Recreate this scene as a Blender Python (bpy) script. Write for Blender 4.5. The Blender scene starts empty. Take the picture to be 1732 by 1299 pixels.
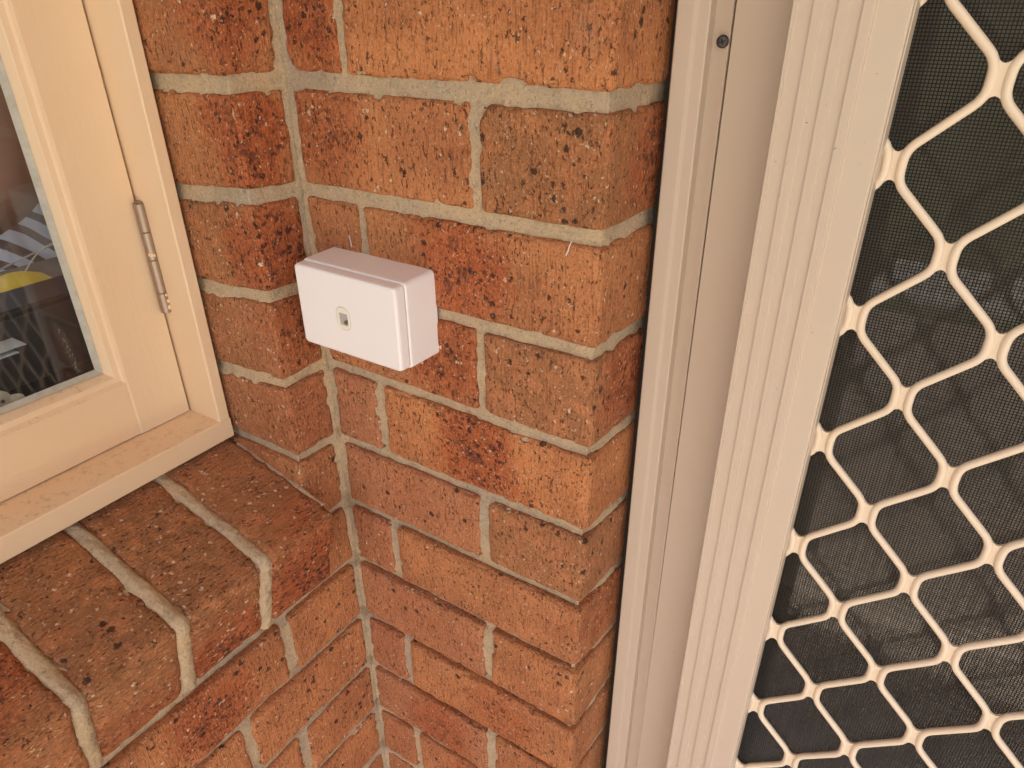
import bpy, bmesh, math, random
import numpy as np
from mathutils import Vector, Matrix, noise as mn
rnd = random.Random(7)
S = bpy.context.scene
COL = S.collection

# ------------------------------------------------------------------ camera, world, sun, exposure
cd = bpy.data.cameras.new('camera'); cam = bpy.data.objects.new('camera', cd); COL.objects.link(cam)
cam.location = (0.48897, -0.41691, 0.05855)
cam.rotation_euler = (1.065385, 0.003185, 0.575840)
cd.sensor_fit = 'HORIZONTAL'; cd.sensor_width = 36.0; cd.lens = 1186.91 / 1732 * 36.0
cd.clip_start = 0.01; cd.clip_end = 400
S.camera = cam

SUN_EL, SUN_AZ = math.radians(60), math.radians(152)     # azimuth clockwise from +y
w = bpy.data.worlds.new('World'); S.world = w; w.use_nodes = True
nt = w.node_tree; bg = nt.nodes['Background']
sky = nt.nodes.new('ShaderNodeTexSky'); sky.sky_type = 'NISHITA'; sky.sun_disc = False
sky.sun_elevation = SUN_EL; sky.sun_rotation = SUN_AZ
sky.dust_density = 4.0; sky.ozone_density = 0.6; sky.air_density = 1.0
nt.links.new(sky.outputs[0], bg.inputs[0]); bg.inputs[1].default_value = 0.15
sd = bpy.data.lights.new('sun', 'SUN'); sd.energy = 3.6; sd.angle = math.radians(0.6); sd.color = (1.0, 0.93, 0.84)
sun = bpy.data.objects.new('sun', sd); COL.objects.link(sun)
sv = Vector((math.sin(SUN_AZ) * math.cos(SUN_EL), math.cos(SUN_AZ) * math.cos(SUN_EL), math.sin(SUN_EL)))
sun.rotation_euler = sv.to_track_quat('Z', 'Y').to_euler(); sun.location = (2, -3, 3)
S.view_settings.view_transform = 'Standard'; S.view_settings.look = 'None'
S.view_settings.exposure = 1.32; S.view_settings.gamma = 1.0
S.cycles.use_denoising = True
S.cycles.max_bounces = 8; S.cycles.transparent_max_bounces = 12

# ------------------------------------------------------------------ node helpers
class NT:
    def __init__(s, name):
        s.m = bpy.data.materials.new(name); s.m.use_nodes = True
        s.t = s.m.node_tree; s.b = s.t.nodes['Principled BSDF']; s.out = s.t.nodes['Material Output']
    def n(s, typ, **kw):
        x = s.t.nodes.new(typ)
        for k, v in kw.items():
            if k.startswith('i_'):
                key = k[2:]
                key = int(key) if key.isdigit() else key.replace('_', ' ')
                s.set(x.inputs[key], v)
            else: setattr(x, k, v)
        return x
    def set(s, sock, v):
        if isinstance(v, bpy.types.NodeSocket): s.t.links.new(v, sock)
        else: sock.default_value = v
    def coord(s, kind='Object'): return s.n('ShaderNodeTexCoord').outputs[kind]
    def math(s, op, a, b=0.0, c=None, clamp=False):
        x = s.n('ShaderNodeMath', operation=op, use_clamp=clamp)
        s.set(x.inputs[0], a); s.set(x.inputs[1], b)
        if c is not None: s.set(x.inputs[2], c)
        return x.outputs[0]
    def vmath(s, op, a, b):
        x = s.n('ShaderNodeVectorMath', operation=op); s.set(x.inputs[0], a); s.set(x.inputs[1], b)
        return x.outputs['Value'] if op in ('LENGTH', 'DISTANCE', 'DOT_PRODUCT') else x.outputs[0]
    def noise(s, vec, scale, detail=3, rough=0.55, out=0):
        x = s.n('ShaderNodeTexNoise'); s.set(x.inputs['Vector'], vec)
        x.inputs['Scale'].default_value = scale; x.inputs['Detail'].default_value = detail
        x.inputs['Roughness'].default_value = rough
        return x.outputs[out]
    def voro(s, vec, scale, out='Distance', rnd_=1.0):
        x = s.n('ShaderNodeTexVoronoi'); s.set(x.inputs['Vector'], vec)
        x.inputs['Scale'].default_value = scale; x.inputs['Randomness'].default_value = rnd_
        return x
    def ss(s, v, a, b):     # smoothstep a..b -> 0..1 (reversed if a > b)
        x = s.n('ShaderNodeMapRange', interpolation_type='SMOOTHSTEP')
        s.set(x.inputs[0], v)
        if a <= b: x.inputs[1].default_value, x.inputs[2].default_value = a, b
        else:
            x.inputs[1].default_value, x.inputs[2].default_value = b, a
            x.inputs[3].default_value, x.inputs[4].default_value = 1.0, 0.0
        return x.outputs[0]
    def mix(s, f, a, b, mode='MIX'):
        x = s.n('ShaderNodeMix', data_type='RGBA', blend_type=mode)
        s.set(x.inputs[0], f)
        for sock, v in ((x.inputs[6], a), (x.inputs[7], b)):
            if isinstance(v, (tuple, list)): v = (v[0], v[1], v[2], 1.0)
            s.set(sock, v)
        return x.outputs[2]
    def attr(s, name):
        return s.n('ShaderNodeAttribute', attribute_type='OBJECT', attribute_name=name)
    def rgb(s, c):
        x = s.n('ShaderNodeRGB'); x.outputs[0].default_value = (*c, 1); return x.outputs[0]
    def bump(s, h, dist=0.001, strength=1.0, normal=None):
        x = s.n('ShaderNodeBump'); s.set(x.inputs['Height'], h)
        x.inputs['Distance'].default_value = dist; x.inputs['Strength'].default_value = strength
        if normal is not None: s.t.links.new(normal, x.inputs['Normal'])
        return x.outputs[0]
    def fin(s, col=None, rough=None, bump=None, spec=None, metal=None):
        if col is not None: s.set(s.b.inputs['Base Color'], (*col, 1) if isinstance(col, tuple) else col)
        if rough is not None: s.set(s.b.inputs['Roughness'], rough)
        if bump is not None: s.set(s.b.inputs['Normal'], bump)
        if spec is not None: s.set(s.b.inputs['Specular IOR Level'], spec)
        if metal is not None: s.set(s.b.inputs['Metallic'], metal)
        return s.m

# ------------------------------------------------------------------ materials
def mat_brick():
    N = NT('brick_clay')
    co = N.coord('Object')
    ri = N.n('ShaderNodeObjectInfo').outputs['Random']
    off = N.math('MULTIPLY', ri, 37.0)
    cx = N.n('ShaderNodeCombineXYZ'); N.set(cx.inputs[0], off); N.set(cx.inputs[1], N.math('MULTIPLY', ri, 11.3)); N.set(cx.inputs[2], off)
    v = N.vmath('ADD', co, cx.outputs[0])
    tone = N.attr('tone').outputs['Fac']
    fl = N.attr('flash').outputs['Fac']
    fc = N.attr('flash_centre').outputs['Vector']
    pink = N.attr('pink').outputs['Fac']
    big = N.noise(v, 14, 3)
    med = N.noise(v, 55, 4, 0.65)
    fine = N.noise(v, 480, 4, 0.8)
    c = N.mix(N.ss(big, 0.35, 0.65), (0.61, 0.238, 0.088), (0.45, 0.165, 0.062))
    c = N.mix(N.math('MULTIPLY', pink, 0.75), c, (0.48, 0.185, 0.105))
    tn = N.math('MULTIPLY', tone, N.ss(med, 0.25, 0.6))
    c = N.mix(tn, c, (0.31, 0.135, 0.055))
    # kiln flash: a deep red patch with a broken edge
    d = N.math('DIVIDE', N.vmath('DISTANCE', co, fc), N.math('ADD', 1.0, N.attr('flash_spread').outputs['Fac']))
    dn = N.math('ADD', d, N.math('MULTIPLY', N.math('SUBTRACT', N.noise(v, 30, 4, 0.7), 0.5), 0.075))
    fm = N.math('MULTIPLY', N.ss(dn, 0.064, 0.026), fl)
    c = N.mix(N.math('MULTIPLY', fm, 0.82), c, (0.43, 0.094, 0.027))
    core = N.math('MULTIPLY', N.ss(dn, 0.046, 0.008), N.math('MULTIPLY', fl, N.ss(N.noise(v, 85, 4, 0.75), 0.44, 0.62)))
    c = N.mix(N.math('MULTIPLY', core, 0.85), c, (0.11, 0.026, 0.014))
    # mottling
    c = N.mix(N.math('MULTIPLY', N.ss(fine, 0.5, 0.68), 0.50), c, (0.72, 0.36, 0.19))
    c = N.mix(N.math('MULTIPLY', N.ss(fine, 0.48, 0.32), 0.62), c, (0.19, 0.068, 0.030))
    # drag marks of the wire: stretched along the short height of the brick (local z)
    mp = N.n('ShaderNodeMapping'); N.set(mp.inputs['Vector'], v); mp.inputs['Scale'].default_value = (1.0, 1.0, 0.085)
    drag = N.noise(mp.outputs[0], 620, 3, 0.6)
    mp2 = N.n('ShaderNodeMapping'); N.set(mp2.inputs['Vector'], v); mp2.inputs['Scale'].default_value = (1.0, 1.0, 0.50)
    pitn = N.noise(mp2.outputs[0], 380, 3, 0.7)
    zone = N.ss(N.noise(v, 42, 2), 0.36, 0.62)
    pit = N.math('MULTIPLY', N.ss(pitn, 0.585, 0.66), N.math('ADD', N.math('MULTIPLY', zone, 0.75), 0.25))
    c = N.mix(N.math('MULTIPLY', pit, 0.85), c, (0.060, 0.026, 0.014))
    c = N.mix(N.math('MULTIPLY', N.ss(drag, 0.54, 0.68), 0.55), c, (0.17, 0.058, 0.026))
    # iron spots of many sizes, thicker in the flashed patch
    vn = N.vmath('ADD', v, N.vmath('MULTIPLY', N.vmath('SUBTRACT', N.noise(v, 300, 3, 0.7, out=1), (0.5, 0.5, 0.5)), (0.0075, 0.0075, 0.0075)))
    def spots(vec, scale, lo, hi, keep, pw):
        vo = N.voro(vec, scale)
        cr = N.n('ShaderNodeSeparateColor'); N.set(cr.inputs[0], vo.outputs['Color'])
        th = N.math('ADD', N.math('MULTIPLY', N.math('POWER', cr.outputs[0], pw), hi), lo)
        return N.math('MULTIPLY', N.ss(N.math('SUBTRACT', vo.outputs['Distance'], th), 0.05, -0.05), N.math('GREATER_THAN', cr.outputs[1], keep))
    sp1 = spots(vn, 120, 0.02, 0.36, 0.62, 3.4)
    sp2 = N.math('MULTIPLY', spots(vn, 290, 0.06, 0.30, 0.70, 1.8), N.ss(N.noise(v, 34, 2), 0.40, 0.60))
    sp3 = N.math('MULTIPLY', spots(vn, 210, 0.16, 0.34, 0.35, 1.0), N.math('MULTIPLY', fm, N.ss(N.noise(v, 60, 2), 0.38, 0.52)))
    sp = N.math('MAXIMUM', N.math('MAXIMUM', sp1, sp2), sp3)
    c = N.mix(N.math('MULTIPLY', sp, 0.86), c, (0.035, 0.018, 0.014))
    gr = N.math('MAXIMUM', spots(vn, 230, 0.06, 0.38, 0.84, 2.2), N.math('MULTIPLY', spots(vn, 420, 0.15, 0.3, 0.88, 1.0), 0.85))
    c = N.mix(N.math('MULTIPLY', gr, 0.80), c, (0.84, 0.58, 0.38))
    # mortar haze / lime smear, faint
    hz = N.math('MULTIPLY', N.ss(N.noise(v, 26, 4, 0.65), 0.60, 0.78), 0.22)
    c = N.mix(hz, c, (0.56, 0.32, 0.20))
    h = N.math('ADD', N.math('MULTIPLY', fine, 0.35), N.math('MULTIPLY', drag, 0.8))
    h = N.math('SUBTRACT', h, N.math('MULTIPLY', pit, 1.2))
    h = N.math('SUBTRACT', h, N.math('MULTIPLY', sp, 0.5))
    h = N.math('ADD', h, N.math('MULTIPLY', gr, 0.35))
    h = N.math('ADD', h, N.math('MULTIPLY', med, 0.6))
    return N.fin(c, 0.82, N.bump(h, 0.0022, 1.0), 0.3)

def mat_mortar():
    N = NT('mortar_sand')
    co = N.coord('Object')
    a = N.noise(co, 9, 4, 0.6); f = N.noise(co, 700, 2, 0.7); g = N.noise(co, 120, 4, 0.7)
    c = N.mix(N.ss(a, 0.3, 0.7), (0.74, 0.54, 0.33), (0.53, 0.42, 0.30))
    c = N.mix(N.math('MULTIPLY', N.ss(g, 0.52, 0.75), 0.5), c, (0.30, 0.235, 0.16))
    c = N.mix(N.math('MULTIPLY', N.ss(N.noise(co, 330, 4, 0.85), 0.54, 0.64), 0.60), c, (0.24, 0.18, 0.125))
    c = N.mix(N.math('MULTIPLY', N.ss(N.noise(co, 360, 4, 0.85), 0.45, 0.34), 0.6), c, (0.88, 0.70, 0.50))
    # brown algae streak in places
    st = N.math('MULTIPLY', N.ss(N.noise(co, 22, 4, 0.7), 0.57, 0.72), 0.45)
    c = N.mix(st, c, (0.34, 0.25, 0.15))
    h = N.math('ADD', N.math('MULTIPLY', N.noise(co, 350, 4, 0.85), 1.2), N.math('MULTIPLY', g, 0.9))
    return N.fin(c, 0.95, N.bump(h, 0.0022, 1.0), 0.1)

def mat_paint(name, col, dirtcol, rough=0.45, bscale=(1, 1, 1), bamt=0.3, updirt=0.0, spots=0.25, tint=None):
    N = NT(name); co = N.coord('Object')
    big = N.noise(co, 7, 4, 0.6)
    c = N.mix(N.math('MULTIPLY', N.ss(big, 0.35, 0.7), 0.5), col, tint or tuple(x * 0.93 for x in col))
    sp = N.ss(N.noise(co, 230, 3, 0.75), 0.69, 0.74)
    mk = N.math('MULTIPLY', N.math('MULTIPLY', sp, N.ss(N.noise(co, 16, 2), 0.46, 0.64)), spots)
    c = N.mix(mk, c, dirtcol)
    if updirt > 0:
        ge = N.n('ShaderNodeNewGeometry'); se = N.n('ShaderNodeSeparateXYZ'); N.set(se.inputs[0], ge.outputs['Normal'])
        up = N.ss(se.outputs[2], 0.35, 0.9)
        du = N.math('MULTIPLY', N.math('MULTIPLY', up, N.ss(N.noise(co, 130, 6, 0.8), 0.50, 0.74)), updirt)
        c = N.mix(du, c, dirtcol)
    mp = N.n('ShaderNodeMapping'); N.set(mp.inputs['Vector'], co); mp.inputs['Scale'].default_value = bscale
    h = N.math('ADD', N.math('MULTIPLY', N.noise(mp.outputs[0], 260, 3, 0.6), bamt), N.math('MULTIPLY', N.noise(co, 30, 3), 0.6))
    return N.fin(c, N.math('ADD', rough, N.math('MULTIPLY', big, 0.1)), N.bump(h, 0.0006, 0.6), 0.45)

def simple(name, col, rough=0.6, metal=0.0, ns=0, na=0.15, spec=0.5):
    N = NT(name)
    if ns:
        c = N.mix(N.math('MULTIPLY', N.noise(N.coord('Object'), ns, 4, 0.65), 1.0), tuple(x * (1 - na) for x in col), tuple(min(1, x * (1 + na)) for x in col))
    else: c = col
    return N.fin(c, rough, None, spec, metal)

def mat_glass(name='window_glass', streak=False):
    N = NT(name); t = N.t; t.nodes.remove(N.b)
    tr = N.n('ShaderNodeBsdfTransparent'); tr.inputs[0].default_value = (0.90, 0.92, 0.91, 1)
    gl = N.n('ShaderNodeBsdfGlossy'); gl.inputs['Roughness'].default_value = 0.01
    fr = N.n('ShaderNodeFresnel'); fr.inputs[0].default_value = 1.5
    f = N.math('ADD', N.math('MULTIPLY', fr.outputs[0], 0.8), 0.01, clamp=True)
    mx = N.n('ShaderNodeMixShader'); N.set(mx.inputs[0], f); t.links.new(tr.outputs[0], mx.inputs[1]); t.links.new(gl.outputs[0], mx.inputs[2])
    # thin film of dust and paint specks
    df = N.n('ShaderNodeBsdfDiffuse'); df.inputs[0].default_value = (0.75, 0.68, 0.58, 1)
    co = N.coord('Object')
    k = N.math('ADD', 0.012, N.math('MULTIPLY', N.ss(N.noise(co, 60, 4, 0.7), 0.62, 0.75), 0.05))
    if streak:
        se = N.n('ShaderNodeSeparateXYZ'); N.set(se.inputs[0], co)
        # scratched paint specks near the lower right corner of the pane (local y, z)
        line = N.math('ABSOLUTE', N.math('ADD', N.math('SUBTRACT', se.outputs[1], -0.1585), N.math('MULTIPLY', N.math('ADD', se.outputs[2], 0.222), 0.10)))
        m = N.math('MULTIPLY', N.ss(line, 0.0050, 0.0), N.math('MULTIPLY', N.ss(se.outputs[2], -0.186, -0.200), N.ss(se.outputs[2], -0.252, -0.238)))
        mp = N.n('ShaderNodeMapping'); N.set(mp.inputs['Vector'], co); mp.inputs['Scale'].default_value = (1, 1, 0.45)
        sp = N.ss(N.noise(mp.outputs[0], 800, 4, 0.8), 0.55, 0.66)
        k = N.math('ADD', k, N.math('MULTIPLY', N.math('MULTIPLY', m, sp), 0.8), clamp=True)
    m2 = N.n('ShaderNodeMixShader'); N.set(m2.inputs[0], k); t.links.new(mx.outputs[0], m2.inputs[1]); t.links.new(df.outputs[0], m2.inputs[2])
    t.links.new(m2.outputs[0], N.out.inputs[0])
    return N.m

M = {}
M['brick'] = mat_brick(); M['mortar'] = mat_mortar()
M['timber'] = mat_paint('cream_timber_paint', (0.83, 0.620, 0.410), (0.24, 0.15, 0.07), 0.42, (1, 1, 0.12), 0.8, 0.55, 0.3, (0.82, 0.565, 0.335))
M['timber_rail'] = mat_paint('cream_timber_rail_paint', (0.83, 0.610, 0.400), (0.30, 0.19, 0.09), 0.42, (1, 0.12, 1), 0.8, 0.6, 0.35, (0.82, 0.565, 0.335))
M['alu'] = mat_paint('beige_powder_coat', (0.60, 0.49, 0.385), (0.10, 0.07, 0.05), 0.30, (1, 1, 1), 0.06, 0.0, 0.8, (0.60, 0.475, 0.36))
M['grille'] = mat_paint('cream_grille_coat', (0.82, 0.68, 0.52), (0.25, 0.15, 0.08), 0.36, (1, 1, 1), 0.4, 0.35, 0.55, (0.81, 0.65, 0.48))
M['plastic'] = mat_paint('white_plastic', (0.88, 0.83, 0.815), (0.35, 0.25, 0.2), 0.30, (1, 1, 1), 0.05, 0.0, 0.25, (0.88, 0.82, 0.80))
M['plastic2'] = simple('ivory_plastic', (0.84, 0.78, 0.68), 0.35)
M['socket_dark'] = simple('socket_inside', (0.10, 0.095, 0.085), 0.5)
M['pin'] = simple('grey_contact_plastic', (0.42, 0.40, 0.38), 0.4)
M['gold'] = simple('contact_gold', (0.6, 0.42, 0.2), 0.3, 1.0)
M['putty'] = simple('grey_putty', (0.46, 0.43, 0.36), 0.7, ns=120, na=0.35)
M['gap'] = simple('dark_gap', (0.03, 0.022, 0.016), 0.9)  # near-black, painted in for the shade of gaps and recesses
M['steel'] = mat_paint('worn_hinge_steel', (0.42, 0.33, 0.28), (0.16, 0.09, 0.05), 0.30, (1, 1, 1), 0.4, 0.0, 0.6, (0.34, 0.26, 0.22))
M['steel'].node_tree.nodes['Principled BSDF'].inputs['Metallic'].default_value = 0.9
M['screw'] = simple('black_screw_steel', (0.075, 0.070, 0.068), 0.45, 0.6, ns=600, na=0.4)
M['wire'] = simple('black_mesh_wire', (0.030, 0.024, 0.020), 0.32)
M['dirt'] = simple('spider_dirt', (0.05, 0.035, 0.025), 0.9)
M['glass'] = mat_glass('window_glass', True); M['doorglass'] = mat_glass('door_glass')
M['curtain'] = simple('brown_curtain_cloth', (0.36, 0.30, 0.26), 0.9, ns=12, na=0.2)
M['darkroom'] = simple('room_paint', (0.78, 0.74, 0.70), 0.9)
M['roomfloor'] = simple('room_floor_wood', (0.50, 0.40, 0.30), 0.5, ns=20, na=0.3)
M['skin'] = simple('brown_skin', (0.34, 0.15, 0.095), 0.55, ns=60, na=0.12)
M['hair'] = simple('dark_hair', (0.02, 0.015, 0.012), 0.6)
M['trouser'] = simple('navy_cloth', (0.03, 0.035, 0.06), 0.9)
M['black'] = simple('black_gloss_plastic', (0.018, 0.016, 0.018), 0.35)
M['black2'] = simple('charcoal_plastic', (0.05, 0.04, 0.045), 0.5)
M['yellow'] = simple('yellow_plastic', (0.78, 0.50, 0.03), 0.4)
M['cable'] = simple('clear_cable', (0.62, 0.58, 0.55), 0.3)
M['paper'] = simple('white_card', (0.72, 0.68, 0.66), 0.7)
M['desk'] = simple('worn_desk_board', (0.22, 0.17, 0.14), 0.45, ns=30, na=0.5)
M['cream'] = simple('cream_resin', (0.70, 0.60, 0.45), 0.4, ns=40, na=0.1)
M['soffit'] = simple('soffit_paint', (0.72, 0.52, 0.36), 0.8, ns=5, na=0.05)
M['post'] = simple('cream_post_paint', (0.70, 0.55, 0.40), 0.5)

def mat_shirt():
    N = NT('striped_shirt_cloth'); co = N.coord('Object')
    se = N.n('ShaderNodeSeparateXYZ'); N.set(se.inputs[0], co)
    z = N.math('ADD', se.outputs[2], N.math('MULTIPLY', N.noise(co, 6, 2), 0.05))
    z = N.math('ADD', z, N.math('MULTIPLY', se.outputs[1], 0.75))
    fr = N.math('FRACT', N.math('MULTIPLY', z, 1 / 0.034))
    m = N.math('MULTIPLY', N.ss(fr, 0.50, 0.54), N.ss(fr, 0.97, 0.93))
    c = N.mix(m, (0.80, 0.80, 0.98), (0.22, 0.14, 0.14))
    return N.fin(c, 0.9)
M['shirt'] = mat_shirt()

def mat_ground():
    N = NT('clay_paving'); co = N.coord('Object')
    br = N.n('ShaderNodeTexBrick'); N.set(br.inputs['Vector'], co)
    br.inputs['Scale'].default_value = 1.0; br.inputs['Brick Width'].default_value = 0.23; br.inputs['Row Height'].default_value = 0.115
    br.inputs['Mortar Size'].default_value = 0.004
    br.inputs['Color1'].default_value = (0.47, 0.38, 0.31, 1); br.inputs['Color2'].default_value = (0.42, 0.34, 0.28, 1); br.inputs['Mortar'].default_value = (0.3, 0.25, 0.18, 1)
    c = N.mix(N.noise(co, 12, 4), br.outputs[0], (0.45, 0.38, 0.31))
    return N.fin(c, 0.9)
M['ground'] = mat_ground()
M['lawn'] = simple('lawn_green', (0.14, 0.17, 0.06), 0.95, ns=25, na=0.6)
M['path'] = simple('pale_pebble', (0.62, 0.60, 0.55), 0.9, ns=60, na=0.4)

# ------------------------------------------------------------------ object helpers
def link(name, me, mat=None, parent=None, kind=None, smooth=None):
    o = bpy.data.objects.new(name, me); COL.objects.link(o)
    if mat is not None and not me.materials: me.materials.append(mat)
    if parent is not None: o.parent = parent
    if kind: o['kind'] = kind
    if smooth is not None:
        me.polygons.foreach_set('use_smooth', [smooth] * len(me.polygons))
    return o
def thing(name, label, cat, loc=(0, 0, 0), group=None):
    o = bpy.data.objects.new(name, None); COL.objects.link(o); o.location = loc; o.empty_display_size = 0.05
    o['label'] = label; o['category'] = cat
    if group: o['group'] = group
    bpy.context.view_layer.update()
    return o
def tag(o, label, cat, group=None):
    o['label'] = label; o['category'] = cat
    if group: o['group'] = group
    return o
def pydata(name, V, F):
    me = bpy.data.meshes.new(name); me.from_pydata([tuple(v) for v in V], [], F); me.update(); return me
def sub(part, root):            # meshes are given in world coordinates, things sit at their base
    part.location = tuple(-x for x in root.location) if root.parent is None else (0, 0, 0)
    return part
def box_me(name, a, b, bev=0.0, seg=2):
    bm = bmesh.new(); bmesh.ops.create_cube(bm, size=1.0)
    for v in bm.verts:
        v.co = Vector(((a[i] + b[i]) / 2 + v.co[i] * (b[i] - a[i]) for i in range(3)))
    if bev > 0: bmesh.ops.bevel(bm, geom=list(bm.edges), offset=bev, segments=seg, profile=0.6, affect='EDGES')
    me = bpy.data.meshes.new(name); bm.to_mesh(me); bm.free()
    return me
def extrude_me(name, prof, z0, z1, axis='z', tilt=0.0, nz=1):
    """closed 2-D profile swept along an axis; for 'z' profile is (x,y), for 'y' it is (x,z), for 'x' (y,z)"""
    n = len(prof); V = []; F = []
    for k in range(nz + 1):
        t = z0 + (z1 - z0) * k / nz
        for a, b in prof:
            if axis == 'z': V.append((a + (0.056 - t) * tilt, b, t))
            elif axis == 'y': V.append((a, t, b))
            else: V.append((t, a, b))
    for k in range(nz):
        for i in range(n):
            j = (i + 1) % n
            F.append((k * n + i, k * n + j, (k + 1) * n + j, (k + 1) * n + i))
    F.append(tuple(range(n))[::-1]); F.append(tuple(range(nz * n, nz * n + n)))
    me = pydata(name, V, F)
    bm = bmesh.new(); bm.from_mesh(me); bmesh.ops.recalc_face_normals(bm, faces=bm.faces); bm.to_mesh(me); bm.free()
    return me
def lathe_me(name, prof, segs, M4):
    V = []; F = []
    n = len(prof)
    for i in range(segs):
        a = 2 * math.pi * i / segs
        for r, h in prof: V.append(M4 @ Vector((r * math.cos(a), r * math.sin(a), h)))
    for i in range(segs):
        j = (i + 1) % segs
        for k in range(n - 1): F.append((i * n + k, j * n + k, j * n + k + 1, i * n + k + 1))
    me = pydata(name, V, F)
    bm = bmesh.new(); bm.from_mesh(me); bmesh.ops.remove_doubles(bm, verts=bm.verts, dist=1e-6); bmesh.ops.recalc_face_normals(bm, faces=bm.faces); bm.to_mesh(me); bm.free()
    return me
def chaikin(P, it=2):
    for _ in range(it):
        Q = [P[0]]
        for a, b in zip(P[:-1], P[1:]):
            Q.append(a * 0.75 + b * 0.25); Q.append(a * 0.25 + b * 0.75)
        Q.append(P[-1]); P = Q
    return P
def tube_np(P, ra, rb, ns, plane_n):
    """sweep an ellipse along P; ra in the plane, rb along plane_n"""
    P = [Vector(p) for p in P]; V = []; F = []; n = len(P)
    pn = Vector(plane_n)
    for i, p in enumerate(P):
        t = (P[min(i + 1, n - 1)] - P[max(i - 1, 0)]).normalized()
        s = t.cross(pn).normalized(); u = s.cross(t).normalized()
        for k in range(ns):
            a = 2 * math.pi * k / ns
            V.append(p + s * (ra * math.cos(a)) + u * (rb * math.sin(a)))
    for i in range(n - 1):
        for k in range(ns):
            F.append((i * ns + k, i * ns + (k + 1) % ns, (i + 1) * ns + (k + 1) % ns, (i + 1) * ns + k))
    F.append(tuple(range(ns))); F.append(tuple(range((n - 1) * ns, n * ns))[::-1])
    return V, F

# ------------------------------------------------------------------ setting
GZ = -1.30
def sheet(name, x0, x1, y0, y1, z, mat):
    me = pydata(name, [(x0, y0, z), (x1, y0, z), (x1, y1, z), (x0, y1, z)], [(0, 1, 2, 3)])
    return link(name, me, mat, kind='structure')
sheet('ground', -150, 150, -150, 150, GZ - 0.012, M['lawn'])
sheet('paving', 0.0, 4.2, -3.0, 0.6, GZ - 0.004, M['ground'])
sheet('path', -8, 8, -3.9, -3.2, GZ - 0.008, M['path'])
soff = link('porch_roof', box_me('porch_roof', (-0.6, -2.05, 1.25), (2.3, 0.6, 1.33)), M['soffit']); soff['kind'] = 'structure'

# ------------------------------------------------------------------ brickwork
H = 0.086; W = 0.2904; SY = 0.0555          # course height, width of the pier face, width of the strip beside the window
inner = {0: 0.0002, 1: -0.0020, 2: -0.0025, 3: 0.0003, 4: -0.0022, 5: -0.0018, 6: 0.0015, 7: -0.0025, 8: -0.0042, 9: -0.0044, 10: -0.0068, 11: -0.005, 12: -0.004}
outer = {0: 0.0005, 1: 0.0001, 2: -0.0005, 3: -0.0019, 4: 0.0002, 5: 0.0020, 6: 0.0035, 7: -0.001, 8: 0.001}
cend = {0: -0.0008, 1: -0.0033, 2: -0.0063, 3: -0.012, 4: -0.014, 5: -0.013, 6: -0.015, 7: -0.014, 8: -0.014, 9: -0.014}
rend = {0: -0.0018, 1: -0.0047, 2: -0.0063, 3: -0.0066}
az = {0: 0.0, 1: 0.0029, 2: 0.0001, 3: -0.0009, 4: 0.0001}
def zj(k, x, y, wall):
    b = -k * H
    if wall == 'pier':
        t = min(1, max(0, x / W))
        z = b + inner.get(k, 0) * (1 - t) + outer.get(k, 0) * t
        if y > 0.004: z += (cend.get(k, 0.0) - outer.get(k, 0)) * min(1.0, y / 0.09) * t
        return z
    z = b + inner.get(k, 0)
    t = min(1, max(0, -y / SY))
    z = b + inner.get(k, 0) * (1 - t) + az.get(k, inner.get(k, 0)) * t
    if x < -0.002 and k in rend: z += (rend[k] - az.get(k, 0)) * min(1, -x / 0.09)
    return z
GAP = {0: 0.0125, 1: 0.0115, 2: 0.0105, 3: 0.0105, 4: 0.010}

def stations(L, r, step):
    a = [0, r * 0.35, r * 0.75, r * 1.3, r * 2.2]
    if L < r * 5: return np.array([0, r * .4, r, L / 2, L - r, L - r * .4, L])
    mid = max(1, int(round((L - 4.4 * r) / step)))
    core = list(np.linspace(r * 2.2, L - r * 2.2, mid + 1))[1:-1]
    return np.array(a + core + [L - q for q in reversed(a)])

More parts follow.
